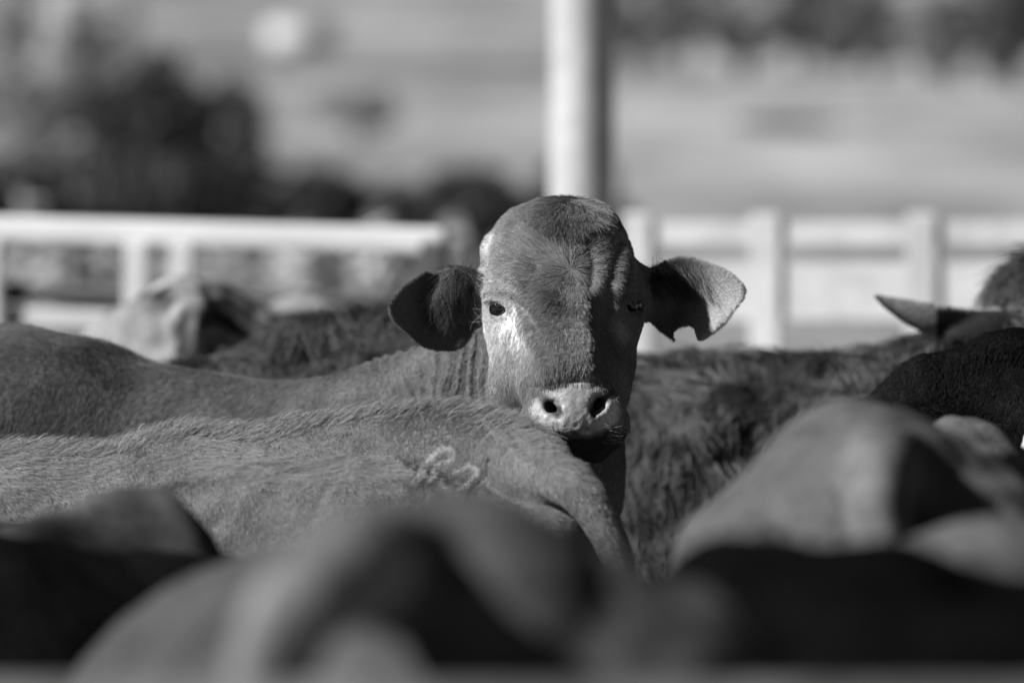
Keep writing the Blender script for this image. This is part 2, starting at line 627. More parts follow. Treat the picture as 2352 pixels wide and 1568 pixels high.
def build_cow(label, loc, yaw, top, tone, fat=1.0, step=.014, tail=None, tail_r=None, hook=1.0, hollow=1.0, poll=(1.05, 0, 1.2),
              nose=(1.36, 0, .86), rough=.004, tonef=None, seed=1, coat=None, group='cattle crowded in the yard', fine=None, post=None, tail_w=None, extra=None, zhi=None, rump=0.0, rumpw=1.0, dmask=None, rk=.09):
    """a whole cow in its own space, one mesh, with eyes and (optionally) a hair coat"""
    T = lambda p: np.asarray(p, float)
    R = np.eye(3)
    cy, sy = math.cos(yaw), math.sin(yaw)
    toL = lambda p: np.array([(p[0] - loc[0]) * cy + (p[1] - loc[1]) * sy, -(p[0] - loc[0]) * sy + (p[1] - loc[1]) * cy, p[2]])
    if tail_w:
        tail = [toL(p) for p in tail_w]
    X = axis(-1.05, 1.5, step, fine and fine[0])
    Y = axis(-.48, .48, step, fine and fine[1])
    Z = axis(-.02, max(max(top) + .1, poll[2] + .3), step, fine and fine[2])
    f = Field(X, Y, Z)
    cow_trunk(f, T, R, top, fat, tail, tail_r, hook, hollow, True, rk)
    if rump:
        f.ell((-.58, 0, top[0] - .15 * rump), (.235, .225 * rumpw, .165 * rump), .08)
    eyes = cow_neck_head(f, T, R, top[4], poll, nose)
    if extra:
        extra(f, toL)
    V, Q = f.mesh()
    N = normals(V, Q)
    wv, wv2 = Wave(.22, seed), Wave(.06, seed + 50)
    dsp = wv(V) * rough + wv2(V) * rough * .35
    if post is not None:
        tn0, d2 = post(V, N, loc, yaw)
        dsp = dsp + d2
    if dmask is not None:
        dsp = dsp * dmask(V)
    V = V + N * dsp[:, None]
    N = normals(V, Q)
    tv = np.full(len(V), tone) * (1 + .12 * wv(V + 3.3))
    tv[V[:, 2] < .1] = .03
    if post is not None:
        tv = tv * tn0
    if tonef is not None:
        tv = tonef(V, N, tv)
    me_o = link_mesh('cow', V, Q, M_HIDE, attrs={'tone': tv})
    me_o.location = loc
    me_o.rotation_euler = (0, 0, yaw)
    tag(me_o, label, 'cow', group)
    for e in eyes:
        ch = sphere('eye', (0, 0, 0), .02, M_EYE, None)
        ch.parent = me_o
        ch.location = tuple(e)
    if coat:
        c, s = math.cos(yaw), math.sin(yaw)
        Rw = np.array([[c, -s, 0], [s, c, 0], [0, 0, 1]])
        Vw = V @ Rw.T + np.asarray(loc)
        Nw = N @ Rw.T
        coat(me_o, V, Vw, Q, N, Nw, tv, Rw, seed)
    return me_o


def in_view(Vw, Nw, m=180):
    """how much of the coat is worth growing densely: the part of the herd near the frame, all round but denser to the front"""
    P = proj(Vw)
    a = (P[:, 0] > -m) & (P[:, 0] < 2352 + m) & (P[:, 1] > 300) & (P[:, 1] < 1568 + m)
    return a * np.clip(.55 - Nw[:, 1] * 1.2, .08, 1.0)


# ------------------------------------------------------------------ cow 1: the one that looks at the camera
HY = 8.62                                   # distance of the eye plane


def hp(px, py, wv):
    return at(px, py, HY - wv)


EAR_L = [(1118, 637), (1087, 632), (1055, 622), (1031, 618), (1010, 625), (997, 627), (986, 622), (976, 620), (952, 639), (923, 661), (902, 686), (892, 707),
         (902, 733), (920, 754), (947, 774), (976, 796), (1004, 806), (1037, 807), (1062, 797), (1082, 778), (1096, 758), (1125, 752)]
EAR_R = [(1455, 604), (1490, 618), (1508, 611), (1530, 598), (1558, 590), (1589, 591), (1620, 600), (1652, 613), (1681, 631), (1701, 651), (1709, 669),
         (1704, 687), (1688, 712), (1661, 744), (1638, 761), (1612, 778), (1603, 777), (1598, 764), (1593, 752), (1582, 747), (1571, 750), (1555, 759),
         (1551, 771), (1549, 783), (1535, 775), (1513, 757), (1494, 737), (1470, 737)]


def poly_sdf(P, poly):
    d = seg_dist(P, poly + [poly[0]])
    x, y = P[:, 0], P[:, 1]
    ins = np.zeros(len(P), bool)
    n = len(poly)
    for i in range(n):
        x0, y0 = poly[i]
        x1, y1 = poly[(i + 1) % n]
        c = (y0 > y) != (y1 > y)
        if y1 != y0:
            ins ^= c & (x < (x1 - x0) * (y - y0) / (y1 - y0) + x0)
    return np.where(ins, -d, d)


def ear_field(f, poly, side):
    """a thin cupped ear with the traced outline; rim comes forward away from the head"""
    px = [p[0] for p in poly]
    py = [p[1] for p in poly]
    root = max(px) if side < 0 else min(px)
    tip = min(px) if side < 0 else max(px)
    lo = at(min(px) - 8, max(py) + 8, HY + .05) - np.array([.01, .0, .01])
    hi = at(max(px) + 8, min(py) - 8, HY + .05) + np.array([.01, .0, .01])
    lo[1], hi[1] = HY - .12, HY + .1
    r = f.sub(lo, hi, .01)
    sl, X, Y, Z = r
    shp = np.broadcast(X, Y, Z).shape
    Xb, Yb, Zb = [np.broadcast_to(a, shp) for a in (X, Y, Z)]
    U = Xb / HY * FPX + 1176.0
    Vv = HOR + (CAMZ - Zb) / HY * FPX
    U2 = (X[:, 0, 0] / HY * FPX + 1176.0)
    V2 = (HOR + (CAMZ - Z[0, 0, :]) / HY * FPX)
    g = np.stack(np.meshgrid(U2, V2, indexing='ij'), -1).reshape(-1, 2)
    d2 = poly_sdf(g, poly).reshape(len(U2), len(V2)) / 1517.0
    s = np.clip((U2 - root) / (tip - root), 0, 1)[:, None]
    mid = 700 if side < 0 else 680
    tt = ((V2 - mid) / 100.0)[None, :]
    # height of the ear sheet towards the camera
    H = -.035 + .075 * s**1.9 - .018 * np.exp(-((s - .42) / .22)**2) * np.exp(-(tt / .55)**2)
    H = H + (.030 if side > 0 else .010) * np.clip(tt, 0, 2)**2 * (s > .05) + .022 * np.clip(-tt, 0, 2)**2
    th = .0046 + .010 * (1 - s)**2
    dw = np.abs((HY - Yb) - H[:, None, :]) * .8 - th[:, None, :]
    d = np.maximum(dw, d2[:, None, :] + .003)
    d = np.sqrt(np.maximum(dw + .003, 0)**2 + np.maximum(d2[:, None, :] + .005, 0)**2) - .003 + np.minimum(np.maximum(dw + .003, d2[:, None, :] + .005), 0)
    f.F[sl] = smin(f.F[sl], d.astype(np.float32), .014)


def main_cow():
    st = .0030
    xs = axis(-2.45, .45, .02, (-.215, .375, st))
    ys = axis(8.28, 10.15, .02, (8.30, 8.80, st * 1.1))
    zs = axis(-.02, 1.64, .02, (1.17, 1.605, st))
    f = Field(xs, ys, zs)
    fw = np.array([.955, -.296, 0])
    lf = np.array([.296, .955, 0])
    org = np.array([-1.30, 9.50, 0])
    T = lambda p: org + fw * p[0] + lf * p[1] + np.array([0, 0, p[2]])
    R = np.stack([fw, lf, (0, 0, 1)], 1)
    cow_trunk(f, T, R, (1.32, 1.35, 1.33, 1.33, 1.36), 1.0)
    # withers, shoulder and neck under the traced crest
    def nk(px, py, Y, wd, hh):
        c = at(px, py, Y)
        c[2] -= hh + .036 * min(max((1150 - px) / 200, 0), 1)
        return (c, wd, hh)
    f.loft([nk(-60, 748, 9.40, .17, .30), nk(60, 752, 9.34, .19, .32), nk(250, 788, 9.24, .20, .33), nk(420, 822, 9.17, .19, .31), nk(560, 862, 9.11, .17, .29),
            nk(660, 876, 9.06, .155, .27), nk(780, 861, 9.0, .14, .25), nk(900, 826, 8.95, .125, .22), nk(1010, 800, 8.90, .115, .20), nk(1120, 770, 8.84, .11, .19), nk(1230, 720, 8.80, .105, .17)], .05)
    f.cone(at(40, 1010, 9.16), at(-30, 1200, 9.16), .13, .12, .12)            # shoulder
    f.ell(at(88, 930, 8.95), (.013, .05, .05), .03, cut=True)              # hollow behind the shoulder blade
    f.loft([(at(700, 1330, 9.05), .10, .22), (at(1100, 1150, 8.86), .075, .2), (at(1300, 960, 8.74), .07, .12)], .08)   # dewlap, throat
    f.cone(hp(1330, 930, -.02), hp(1350, 1150, -.12), .06, .05, .06)
    # ---- head
    f.ell(hp(1282, 608, -.025), (.1130, .100, .093), .03)
    f.cone(hp(1212, 532, -.045), hp(1350, 524, -.045), .030, .032, .045)
    f.cone(hp(1250, 512, -.05), hp(1356, 505, -.05), .020, .020, .03)
    f.ell(hp(1290, 640, .03), (.099, .070, .110), .03)
    f.ell(hp(1368, 628, .050), (.040, .042, .058), .035)
    f.ell(hp(1185, 668, .045), (.043, .05, .052), .025)
    f.ell(hp(1406, 664, .045), (.043, .05, .052), .025)
    f.ell(hp(1181, 692, .040), (.042, .040, .045), .02)
    f.ell(hp(1407, 690, .040), (.043, .040, .045), .02)
    # snout bridge: box along the nose
    a, b = hp(1276, 690, .065), hp(1303, 890, .262)
    ax = (b - a) / np.linalg.norm(b - a)
    rt = np.cross(ax, (0, 0, 1.0))
    rt /= np.linalg.norm(rt)
    if rt[0] < 0:
        rt = -rt
    nn = np.cross(rt, ax)
    Rb = np.stack([rt, ax, nn], 1)
    f.rbox((a + b) / 2, (.021, np.linalg.norm(b - a) / 2, .022), .024, .045, Rb, taper=-.10)
    # upper cheek fill and jaws
    f.cone(hp(1208, 760, .02), hp(1196, 900, .07), .050, .048, .05)
    f.cone(hp(1391, 750, .02), hp(1377, 900, .10), .042, .036, .05)
    f.cone(hp(1240, 770, .06), hp(1280, 900, .20), .052, .050, .05)
    f.cone(hp(1358, 770, .038), hp(1352, 900, .178), .050, .048, .05)
    f.cone(hp(1300, 880, .05), hp(1345, 975, .19), .068, .036, .05)
    # muzzle
    f.cone(hp(1272, 958, .255), hp(1372, 958, .255), .0395, .0395, .02)
    f.cone(hp(1286, 917, .262), hp(1362, 917, .262), .0300, .0290, .025)
    f.cone(hp(1246, 968, .250), hp(1392, 978, .250), .0285, .0275, .02)
    f.ell(hp(1322, 950, .285), (.036, .022, .034), .02)
    f.cone(hp(1400, 985, .235), hp(1404, 1000, .215), .023, .020, .02)
    # nostrils
    for pts in ([(1252, 920, .300), (1264, 934, .300), (1284, 950, .296)], [(1398, 902, .290), (1374, 926, .294), (1358, 948, .293)]):
        f.chain([hp(*p) for p in pts], [.0050, .0098, .0080], .008, True)
        f.chain([hp(p[0], p[1], p[2] - .025) for p in pts], [.006, .010, .009], .01, True)
    f.chain([hp(1238, 900, .296), hp(1254, 918, .306)], [.0035, .006], .010, True)
    f.chain([hp(1408, 893, .284), hp(1394, 908, .296)], [.0035, .006], .010, True)
    f.cone(hp(1322, 962, .326), hp(1322, 1004, .312), .0022, .0022, .006, True)
    # mouth and chin
    f.cone(hp(1235, 1010, .27), hp(1410, 1020, .26), .006, .007, .01, True)
    f.cone(hp(1328, 1030, .215), hp(1366, 1032, .215), .021, .021, .02)
    # eyes
    f.ell(hp(1147, 709, .082), (.0150, .016, .0088), .006, cut=True)
    f.ell(hp(1456, 699, .070), (.0165, .018, .0120), .006, cut=True)
    # horn bud scur, left of the poll
    f.cone(hp(1134, 556, -.02), hp(1120, 572, -.018), .010, .007, .010)
    f.cone(hp(1126, 590, -.02), hp(1122, 635, -.015), .008, .010, .02)
    # ears
    f.cone(hp(1150, 690, -.02), hp(1080, 690, -.022), .040, .030, .03)
    f.cone(hp(1425, 672, -.02), hp(1500, 676, -.024), .038, .034, .03)
    ear_field(f, EAR_L, -1)
    ear_field(f, EAR_R, 1)
    f.chain([hp(1110, 655, .005), hp(1050, 652, .008), hp(1020, 690, .0), hp(1030, 718, -.005)], [.02, .018, .014, .011], .02)   # inner fold of the left ear
    V, Q = f.mesh()
    N = normals(V, Q)
    P = proj(V)
    front = V[:, 1] < 9.5
    # ---- skin relief
    d = np.zeros(len(V))
    x, y = P[:, 0], P[:, 1]
    sm = lambda e0, e1, v: np.clip((v - e0) / (e1 - e0), 0, 1)**2 * (3 - 2 * np.clip((v - e0) / (e1 - e0), 0, 1))
    # neck folds
    wv = Wave(.10, 11)
    wm = Wave(.05, 12)
    q = x + (y - 850) * .10 + 5 * wv(V) - .18 * (1000 - x).clip(0, 400) * ((y - 850) / 100)
    msk = sm(720, 960, x) * (1 - sm(1112, 1122, x)) * (V[:, 1] > 8.66) * (y > 760)
    d -= msk * (.0062 * np.abs(np.sin(q * math.pi / 27 + .7 * np.sin(q * .021)))**.7 + .0016 * np.abs(np.sin(q * math.pi / 11 + 1)))
    d += msk * .003
    # forehead folds above the right eye
    face = (V[:, 1] < 8.72)
    for pl, amp, wd in (([(1418, 560), (1405, 600), (1398, 650), (1392, 705)], -.0040, 8), ([(1432, 565), (1428, 610), (1418, 660), (1408, 705)], .0022, 8),
                        ([(1382, 560), (1380, 610), (1376, 650)], .0025, 9), ([(1440, 590), (1434, 640), (1426, 690)], -.0028, 8), ([(1350, 545), (1385, 537), (1410, 545)], -.0022, 8),
                        ([(1335, 525), (1375, 514), (1400, 522)], .0018, 9), ([(1190, 690), (1215, 715), (1228, 745)], -.0030, 6), ([(1205, 690), (1228, 712), (1240, 740)], .002, 7),
                        ([(1165, 640), (1200, 650), (1222, 690)], .0025, 12), ([(1180, 770), (1190, 790)], .0, 8),
                        ([(1118, 690), (1140, 690), (1160, 700), (1170, 714)], .0035, 5), ([(1128, 722), (1142, 732), (1162, 722)], .0022, 5),
                        ([(1430, 690), (1450, 682), (1472, 690)], .005, 6)):
        d += face * amp * np.exp(-(seg_dist(P, pl) / wd)**2)
    for pl, amp, wd in (([(1152, 628), (1160, 640)], -.0045, 26), ([(1180, 800), (1200, 850)], -.0035, 24), ([(1196, 735), (1232, 800), (1252, 870)], .0040, 16),
                        ([(1125, 672), (1160, 668), (1196, 684)], .0045, 12), ([(1300, 660), (1296, 720)], -.0025, 22), ([(1405, 660), (1445, 664)], .0045, 12), ([(1250, 790), (1262, 850)], -.0025, 14),
                        ([(1170, 560), (1215, 575), (1240, 610)], -.0022, 12), ([(1340, 560), (1352, 600), (1350, 650)], -.0025, 8), ([(1366, 560), (1372, 610), (1368, 660)], .0022, 8)):
        d += face * amp * np.exp(-(seg_dist(P, pl) / wd)**2)
    d += face * .0012 * wv(V * 1.5) * (y < 880)
    muz = np.clip(1 - (((x - 1320) / 116)**2 + ((y - 942) / 74)**2)**2, 0, 1) * (V[:, 1] < 8.45)
    d += muz * .0004 * Wave(.012, 5)(V)
    d += (V[:, 1] > 8.8) * .003 * Wave(.18, 14)(V)
    V = V + N * d[:, None]
    N = normals(V, Q)
    P = proj(V)
    # ---- pigment, plus sun and shade painted on the right ear
    tone = np.full(len(V), .20) * (1 + .10 * Wave(.12, 15)(V))
    wf = Wave(.02, 16)(V)
    mz = sm(.15, .6, muz + .06 * wf)
    tone = tone * (1 - mz) + .68 * mz
    tone = tone * (1 - .30 * np.exp(-(np.hypot((x - 1322) / 42, (y - 948) / 48))**2) * mz)
    lip = sm(982, 1004, y + 5 * wf + .10 * (x - 1300)) * (V[:, 1] < 8.5)
    tone = tone * (1 - .8 * lip) + .035 * .8 * lip
    nos = np.zeros(len(V))
    for pl in ([(1248, 916), (1262, 932), (1284, 949)], [(1398, 904), (1374, 926), (1358, 947)]):
        nos = np.maximum(nos, np.exp(-(seg_dist(P, pl) / 13)**4) * (V[:, 1] > HY - .305) * (V[:, 1] < 8.5))
    tone = tone * (1 - .85 * nos) + .02 * .85 * nos
    wg = Wave(.007, 18)(V)
    pt = np.exp(-(seg_dist(P, [(1172, 718), (1182, 745), (1188, 775)]) / (21 + 8 * wf))**2) * face * (V[:, 1] > 8.3) * np.clip(.55 + .6 * wg, 0, 1)
    tone = tone * (1 - pt) + .62 * pt
    pt2 = np.exp(-(seg_dist(P, [(1418, 745), (1425, 765)]) / 16)**2) * face
    tone = tone * (1 - pt2) + .4 * pt2
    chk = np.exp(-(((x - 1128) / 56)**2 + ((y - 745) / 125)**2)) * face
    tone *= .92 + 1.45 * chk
    ring = np.exp(-(np.hypot((x - 1146) / 30, (y - 706) / 22) - .9)**2 / .10) * face
    tone = tone * (1 - .5 * ring) + .4 * .5 * ring
    bud = np.exp(-(seg_dist(P, [(1128, 545), (1116, 575)]) / 11)**2) * (V[:, 1] < 8.75)
    tone = tone * (1 - bud) + .55 * bud
    ear = ((x < 1090) & (V[:, 1] < 8.74) & (y < 815)) | ((x > 1492) & (V[:, 1] < 8.75))
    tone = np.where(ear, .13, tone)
    tone = np.where(ear & (x > 1492) & (N[:, 1] < -.2), .13 + .32 * sm(1545, 1640, x + .35 * np.abs(y - 640) * (y < 640)), tone)  # right ear: sunlit outer part painted paler, shadowed inside left dark
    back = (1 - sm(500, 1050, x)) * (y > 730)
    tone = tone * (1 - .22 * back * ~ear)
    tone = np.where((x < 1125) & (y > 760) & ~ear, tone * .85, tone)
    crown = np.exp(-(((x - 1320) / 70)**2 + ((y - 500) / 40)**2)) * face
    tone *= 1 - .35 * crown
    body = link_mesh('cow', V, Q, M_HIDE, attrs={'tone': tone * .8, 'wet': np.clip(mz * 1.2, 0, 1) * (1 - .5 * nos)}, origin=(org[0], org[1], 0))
    tag(body, 'mid-grey cow with notched ear staring straight at the camera over another back', 'cow', 'cattle crowded in the yard')
    bpy.context.view_layer.update()
    # eyes
    for c, lb in ((hp(1151, 710, .0665), None), (hp(1450, 700, .053), None)):
        sphere('eye', c, .0185, M_EYE, body, 28)
    # ---- hair
    bare = np.clip(1 - 1.3 * mz - lip - 1.5 * nos, 0, 1)
    iv = in_view(V, N)
    head = (V[:, 1] < 8.76) & (x > 880)
    eyeh = np.minimum(np.hypot((x - 1144) / 21, (y - 710) / 15), np.hypot((x - 1452) / 24, (y - 700) / 16))
    bare = bare * (eyeh > 1)
    # face
    ww = iv * bare * head * ~ear * (1 - .7 * bud)
    ln = .009 + .020 * crown + .010 * np.exp(-(np.hypot(x - 1320, y - 590) / 110)**2)
    ln = ln * np.clip((seg_dist(P, [(1146, 708), (1150, 709)]) - 14) / 40, .3, 1)

    def comb_face(p, n):
        q = proj(p)
        v = q - np.array([1312, 618])
        r = np.linalg.norm(v, axis=1, keepdims=True) + 1e-6
        dr = v / r + .12 * np.stack([-v[:, 1], v[:, 0]], 1) / r
        c = np.clip((540 - q[:, 1]) / 30, 0, 1)[:, None] * np.exp(-((q[:, :1] - 1330) / 110)**2)
        dn = np.stack([(q[:, 0] - 1330) / 160, np.ones(len(q))], 1)
        dr = dr * (1 - c) + dn * c
        lowf = np.clip((q[:, 1] - 700) / 120, 0, 1)[:, None]
        dr = dr * (1 - lowf * .6) + np.stack([(q[:, 0] - 1310) / 400, np.ones(len(q))], 1) * lowf * .6
        return np.stack([dr[:, 0], -np.maximum(dr[:, 1], 0) * .5, -dr[:, 1]], 1)
    hair('head_coat', body, V, Q, N, tone, ww, 210000, ln, comb_face, .00027, .26, 4, 21, clump=.012, vary=.24, world=True)
    # neck and body
    ww = iv * ~head * (V[:, 1] > 8.66)
    def comb_neck(p, n):
        return np.tile(np.array([-.55, .1, -.8]), (len(p), 1))
    hair('body_coat', body, V, Q, N, tone, ww, 90000, np.where(x > 700, .0065, .010), comb_neck, .00030, .36, 4, 22, clump=.04, vary=.22, world=True)
    # ears: fringe and inner wisps
    rim = np.minimum(np.abs(poly_sdf(P, EAR_L)), np.abs(poly_sdf(P, EAR_R)))
    ww = iv * ear * (.35 + np.exp(-(rim / 7)**2))
    ctr = lambda q: np.where(q[:, :1] < 1300, np.array([[1010., 712.]]), np.array([[1560., 690.]]))

    def comb_ear(p, n):
        q = proj(p)
        v = q - ctr(q)
        v /= np.linalg.norm(v, axis=1, keepdims=True) + 1e-6
        return np.stack([v[:, 0], v[:, 0] * 0 + .1, -v[:, 1]], 1)
    hair('ear_fringe', body, V, Q, N, tone, ww, 60000, np.full(len(V), .0065), comb_ear, .00022, .26, 4, 23, vary=.12, world=True)
    inn = (np.exp(-(seg_dist(P, [(1100, 650), (1060, 640), (1030, 700)]) / 26)**2) + np.exp(-(seg_dist(P, [(1500, 640), (1560, 640), (1600, 650)]) / 22)**2)) * (N[:, 1] < 0)
    def comb_inn(p, n):
        q = proj(p)
        return np.stack([np.where(q[:, 0] < 1300, -.2, .5), np.full(len(q), -.4), np.full(len(q), -1.)], 1)
    hair('inner_ear_hair', body, V, Q, N, tone * .35, inn * ear * iv, 1500, np.full(len(V), .032), comb_inn, .00028, .7, 5, 24, vary=.3, clump=.01, lock=True, world=True)
    # whiskers, lashes and stray straw-like wisps
    wk = (np.exp(-(seg_dist(P, [(1390, 975), (1405, 1000), (1420, 985)]) / 14)**2) + .6 * np.exp(-(seg_dist(P, [(1245, 965), (1262, 985)]) / 12)**2) + .1 * np.exp(-(seg_dist(P, [(1330, 878), (1400, 884)]) / 8)**2)) * (V[:, 1] < 8.5) * (N[:, 1] < -.2)
    def comb_out(p, n):
        q = proj(p)
        return np.stack([(q[:, 0] - 1320) / 60, np.full(len(q), -.6), -(q[:, 1] - 930) / 90], 1)
    hair('whiskers', body, V, Q, N, np.full(len(V), .26), wk, 40, np.full(len(V), .020), comb_out, .00038, .8, 5, 25, vary=.2, world=True)
    ls = np.exp(-(seg_dist(P, [(1120, 694), (1138, 697), (1152, 702)]) / 5)**2) * face
    def comb_lash(p, n):
        return np.tile(np.array([-.7, -.6, -.4]), (len(p), 1))
    hair('eyelashes', body, V, Q, N, np.full(len(V), .12), ls, 70, np.full(len(V), .012), comb_lash, .00035, .6, 5, 26, vary=.2, world=True)
    ws = np.exp(-(np.hypot((x - 1060) / 38, (y - 735) / 26))**2) * ear * (N[:, 1] < -.1) + np.exp(-(np.hypot((x - 1105) / 14, (y - 730) / 22))**2) * (N[:, 1] < 0) * (V[:, 1] < 8.72)
    def comb_wild(p, n):
        r = np.random.default_rng(3)
        return r.normal(size=p.shape)
    hair('stray_wisps', body, V, Q, N, np.full(len(V), .22), ws, 44, np.full(len(V), .028), comb_wild, .00030, .9, 5, 27, vary=.2, world=True)
    return body



# ------------------------------------------------------------------ setting: ground sheet, fences, far paddock
def ground_z(x, y):
    y = np.asarray(y, float)
    t = np.clip((y - 18) / 42, 0, None)
    z = np.where(y < 18, 0, np.where(y < 60, 1.9 * t**1.3, 1.9 + (y - 60) * .050 + np.clip(y - 150, 0, None) * .028))
    return z + np.where(y > 25, .12 * np.sin(np.asarray(x) * .07 + y * .05) * np.clip((y - 25) / 60, 0, 1), 0)


def build_ground():
    ys = np.concatenate([np.linspace(-60, 18, 14), np.linspace(20, 60, 30), np.linspace(64, 200, 50), np.linspace(215, 900, 30)])
    xs = np.concatenate([np.linspace(-700, -60, 14), np.linspace(-50, 50, 41), np.linspace(60, 700, 14)])
    X, Y = np.meshgrid(xs, ys, indexing='ij')
    V = np.stack([X, Y, ground_z(X, Y)], -1).reshape(-1, 3)
    n, m = X.shape
    i = np.arange(n * m).reshape(n, m)
    Q = np.stack([i[:-1, :-1], i[1:, :-1], i[1:, 1:], i[:-1, 1:]], -1).reshape(-1, 4)
    mt = bpy.data.materials.new('ground_dust_and_dry_pasture')
    mt.use_nodes = True
    t = mt.node_tree
    b = t.nodes['Principled BSDF']
    b.inputs['Roughness'].default_value = .95
    b.inputs['Specular IOR Level'].default_value = .05
    tc = t.nodes.new('ShaderNodeTexCoord')
    sep = t.nodes.new('ShaderNodeSeparateXYZ')
    t.links.new(tc.outputs['Object'], sep.inputs[0])

    def noise(sx, sy, det, seed):
        mp = t.nodes.new('ShaderNodeMapping')
        mp.inputs['Scale'].default_value = (sx, sy, 1)
        mp.inputs['Location'].default_value = (seed, seed * 2, 0)
        t.links.new(tc.outputs['Object'], mp.inputs['Vector'])
        nn = t.nodes.new('ShaderNodeTexNoise')
        nn.inputs['Scale'].default_value = 1
        nn.inputs['Detail'].default_value = det
        t.links.new(mp.outputs[0], nn.inputs['Vector'])
        return nn.outputs[0]

    def rng_(src, a, b2, c, d):
        r = t.nodes.new('ShaderNodeMapRange')
        for k, v in zip(('From Min', 'From Max', 'To Min', 'To Max'), (a, b2, c, d)):
            r.inputs[k].default_value = v
        t.links.new(src, r.inputs['Value'])
        return r.outputs[0]

    def mul(a, b2):
        q = t.nodes.new('ShaderNodeMath')
        q.operation = 'MULTIPLY'
        t.links.new(a, q.inputs[0])
        t.links.new(b2, q.inputs[1])
        return q.outputs[0]
    near = mul(rng_(noise(1.3, 1.3, 5, 1), .3, .7, .12, .22), rng_(noise(9, 9, 4, 5), .3, .7, .85, 1.15))
    far = mul(rng_(noise(.16, .035, 4, 3), .36, .64, .20, .46), rng_(noise(1.2, .25, 4, 9), .3, .7, .8, 1.15))
    far = mul(far, rng_(sep.outputs['X'], -1, 4, .98, 1.25))
    mx = t.nodes.new('ShaderNodeMix')
    mx.data_type = 'FLOAT'
    t.links.new(rng_(sep.outputs['Y'], 19, 26, 0, 1), mx.inputs[0])
    t.links.new(near, mx.inputs[2])
    t.links.new(far, mx.inputs[3])
    t.links.new(mx.outputs[0], b.inputs['Base Color'])
    o = link_mesh('ground', V, Q, mt)
    tag(o, kind='structure')


def foliage_mat(name, tone):
    m = mat(name, tone, .6, .2, noise=[(.9, 2)], lo=.75, hi=1.25)
    return m


def crown_mesh(c, r, n, size, seed, lobes=6, low=.0):
    """leaf clumps through a crown volume of uneven lobes"""
    q = np.random.default_rng(seed)
    c = np.array(c, float)
    r = np.array(r, float)
    L = q.normal(size=(lobes, 3)) * .42
    L[:, 2] = np.abs(L[:, 2]) * .9 - .15 - low
    Rr = q.uniform(.38, .62, lobes)
    k = q.integers(0, lobes, n)
    d = q.normal(size=(n, 3))
    d /= np.linalg.norm(d, axis=1, keepdims=True)
    p = c + (L[k] + d * (Rr[k] * q.uniform(.55, 1.08, n)**.5)[:, None]) * r
    nn = d * .6 + q.normal(size=(n, 3)) * .7
    nn /= np.linalg.norm(nn, axis=1, keepdims=True)
    a = np.cross(nn, q.normal(size=(n, 3)))
    a /= np.linalg.norm(a, axis=1, keepdims=True)
    b = np.cross(nn, a)
    s = size * q.uniform(.6, 1.5, n)[:, None]
    V = np.stack([p - a * s, p - b * s * .45, p + a * s, p + b * s * .45], 1).reshape(-1, 3)
    V[:, 2] = np.maximum(V[:, 2], c[2] - r[2] * 1.1)
    return V, np.arange(4 * n).reshape(n, 4)


def plant(name, label, cat, px, Y, ptop, wpx, tone, seed, trunk=True, group=None, n=1500, base=None, lobes=6):
    """tree or bush standing on the ground at distance Y, crown top at layout row ptop, wpx layout units wide"""
    x = (px - 1176) * Y / FPX
    zb = float(ground_z(x, Y)) if base is None else base
    zt = CAMZ - (ptop - HOR) * Y / FPX
    h = zt - zb
    wd = wpx * Y / FPX
    o = empty(name, (x, Y, zb))
    q = np.random.default_rng(seed)
    tag(o, label, cat, group)
    ch = h * (.62 if trunk else .95)
    V, F = crown_mesh((0, 0, h - ch * .52), (wd * .62, wd * .5, ch * .62), n * 2, max(wd, ch) * .045, seed, lobes)
    c = link_mesh('crown' if trunk else 'foliage', V, F, foliage_mat('foliage_' + name + str(seed), tone), smooth=False)
    c.parent = o
    m = MB()
    if trunk:
        lean = q.normal() * .05 * h
        m.tube([(0, 0, -.1), (lean * .4, 0, h * .3), (lean, 0, h * .62)], [.045 * h * .5 + .05, .03 * h * .5 + .03, .02 * h * .5], 9)
        for k in range(4):
            an = q.uniform(0, 6.28)
            m.tube([(lean * .6, 0, h * (.34 + .05 * k)), (lean + math.cos(an) * wd * .2, math.sin(an) * wd * .2, h * (.5 + .06 * k)), (lean + math.cos(an) * wd * .38, math.sin(an) * wd * .3, h * (.62 + .06 * k))],
                   [.014 * h, .009 * h, .004 * h], 7)
    else:
        for k in range(6):
            an = q.uniform(0, 6.28)
            m.tube([(0, 0, -.05), (math.cos(an) * wd * .12, math.sin(an) * wd * .12, h * .4), (math.cos(an) * wd * .28, math.sin(an) * wd * .28, h * .75)], [.03, .02, .008], 6)
    t = m.build('trunk' if trunk else 'stems', M_BARK, smooth=True)
    t.parent = o
    return o


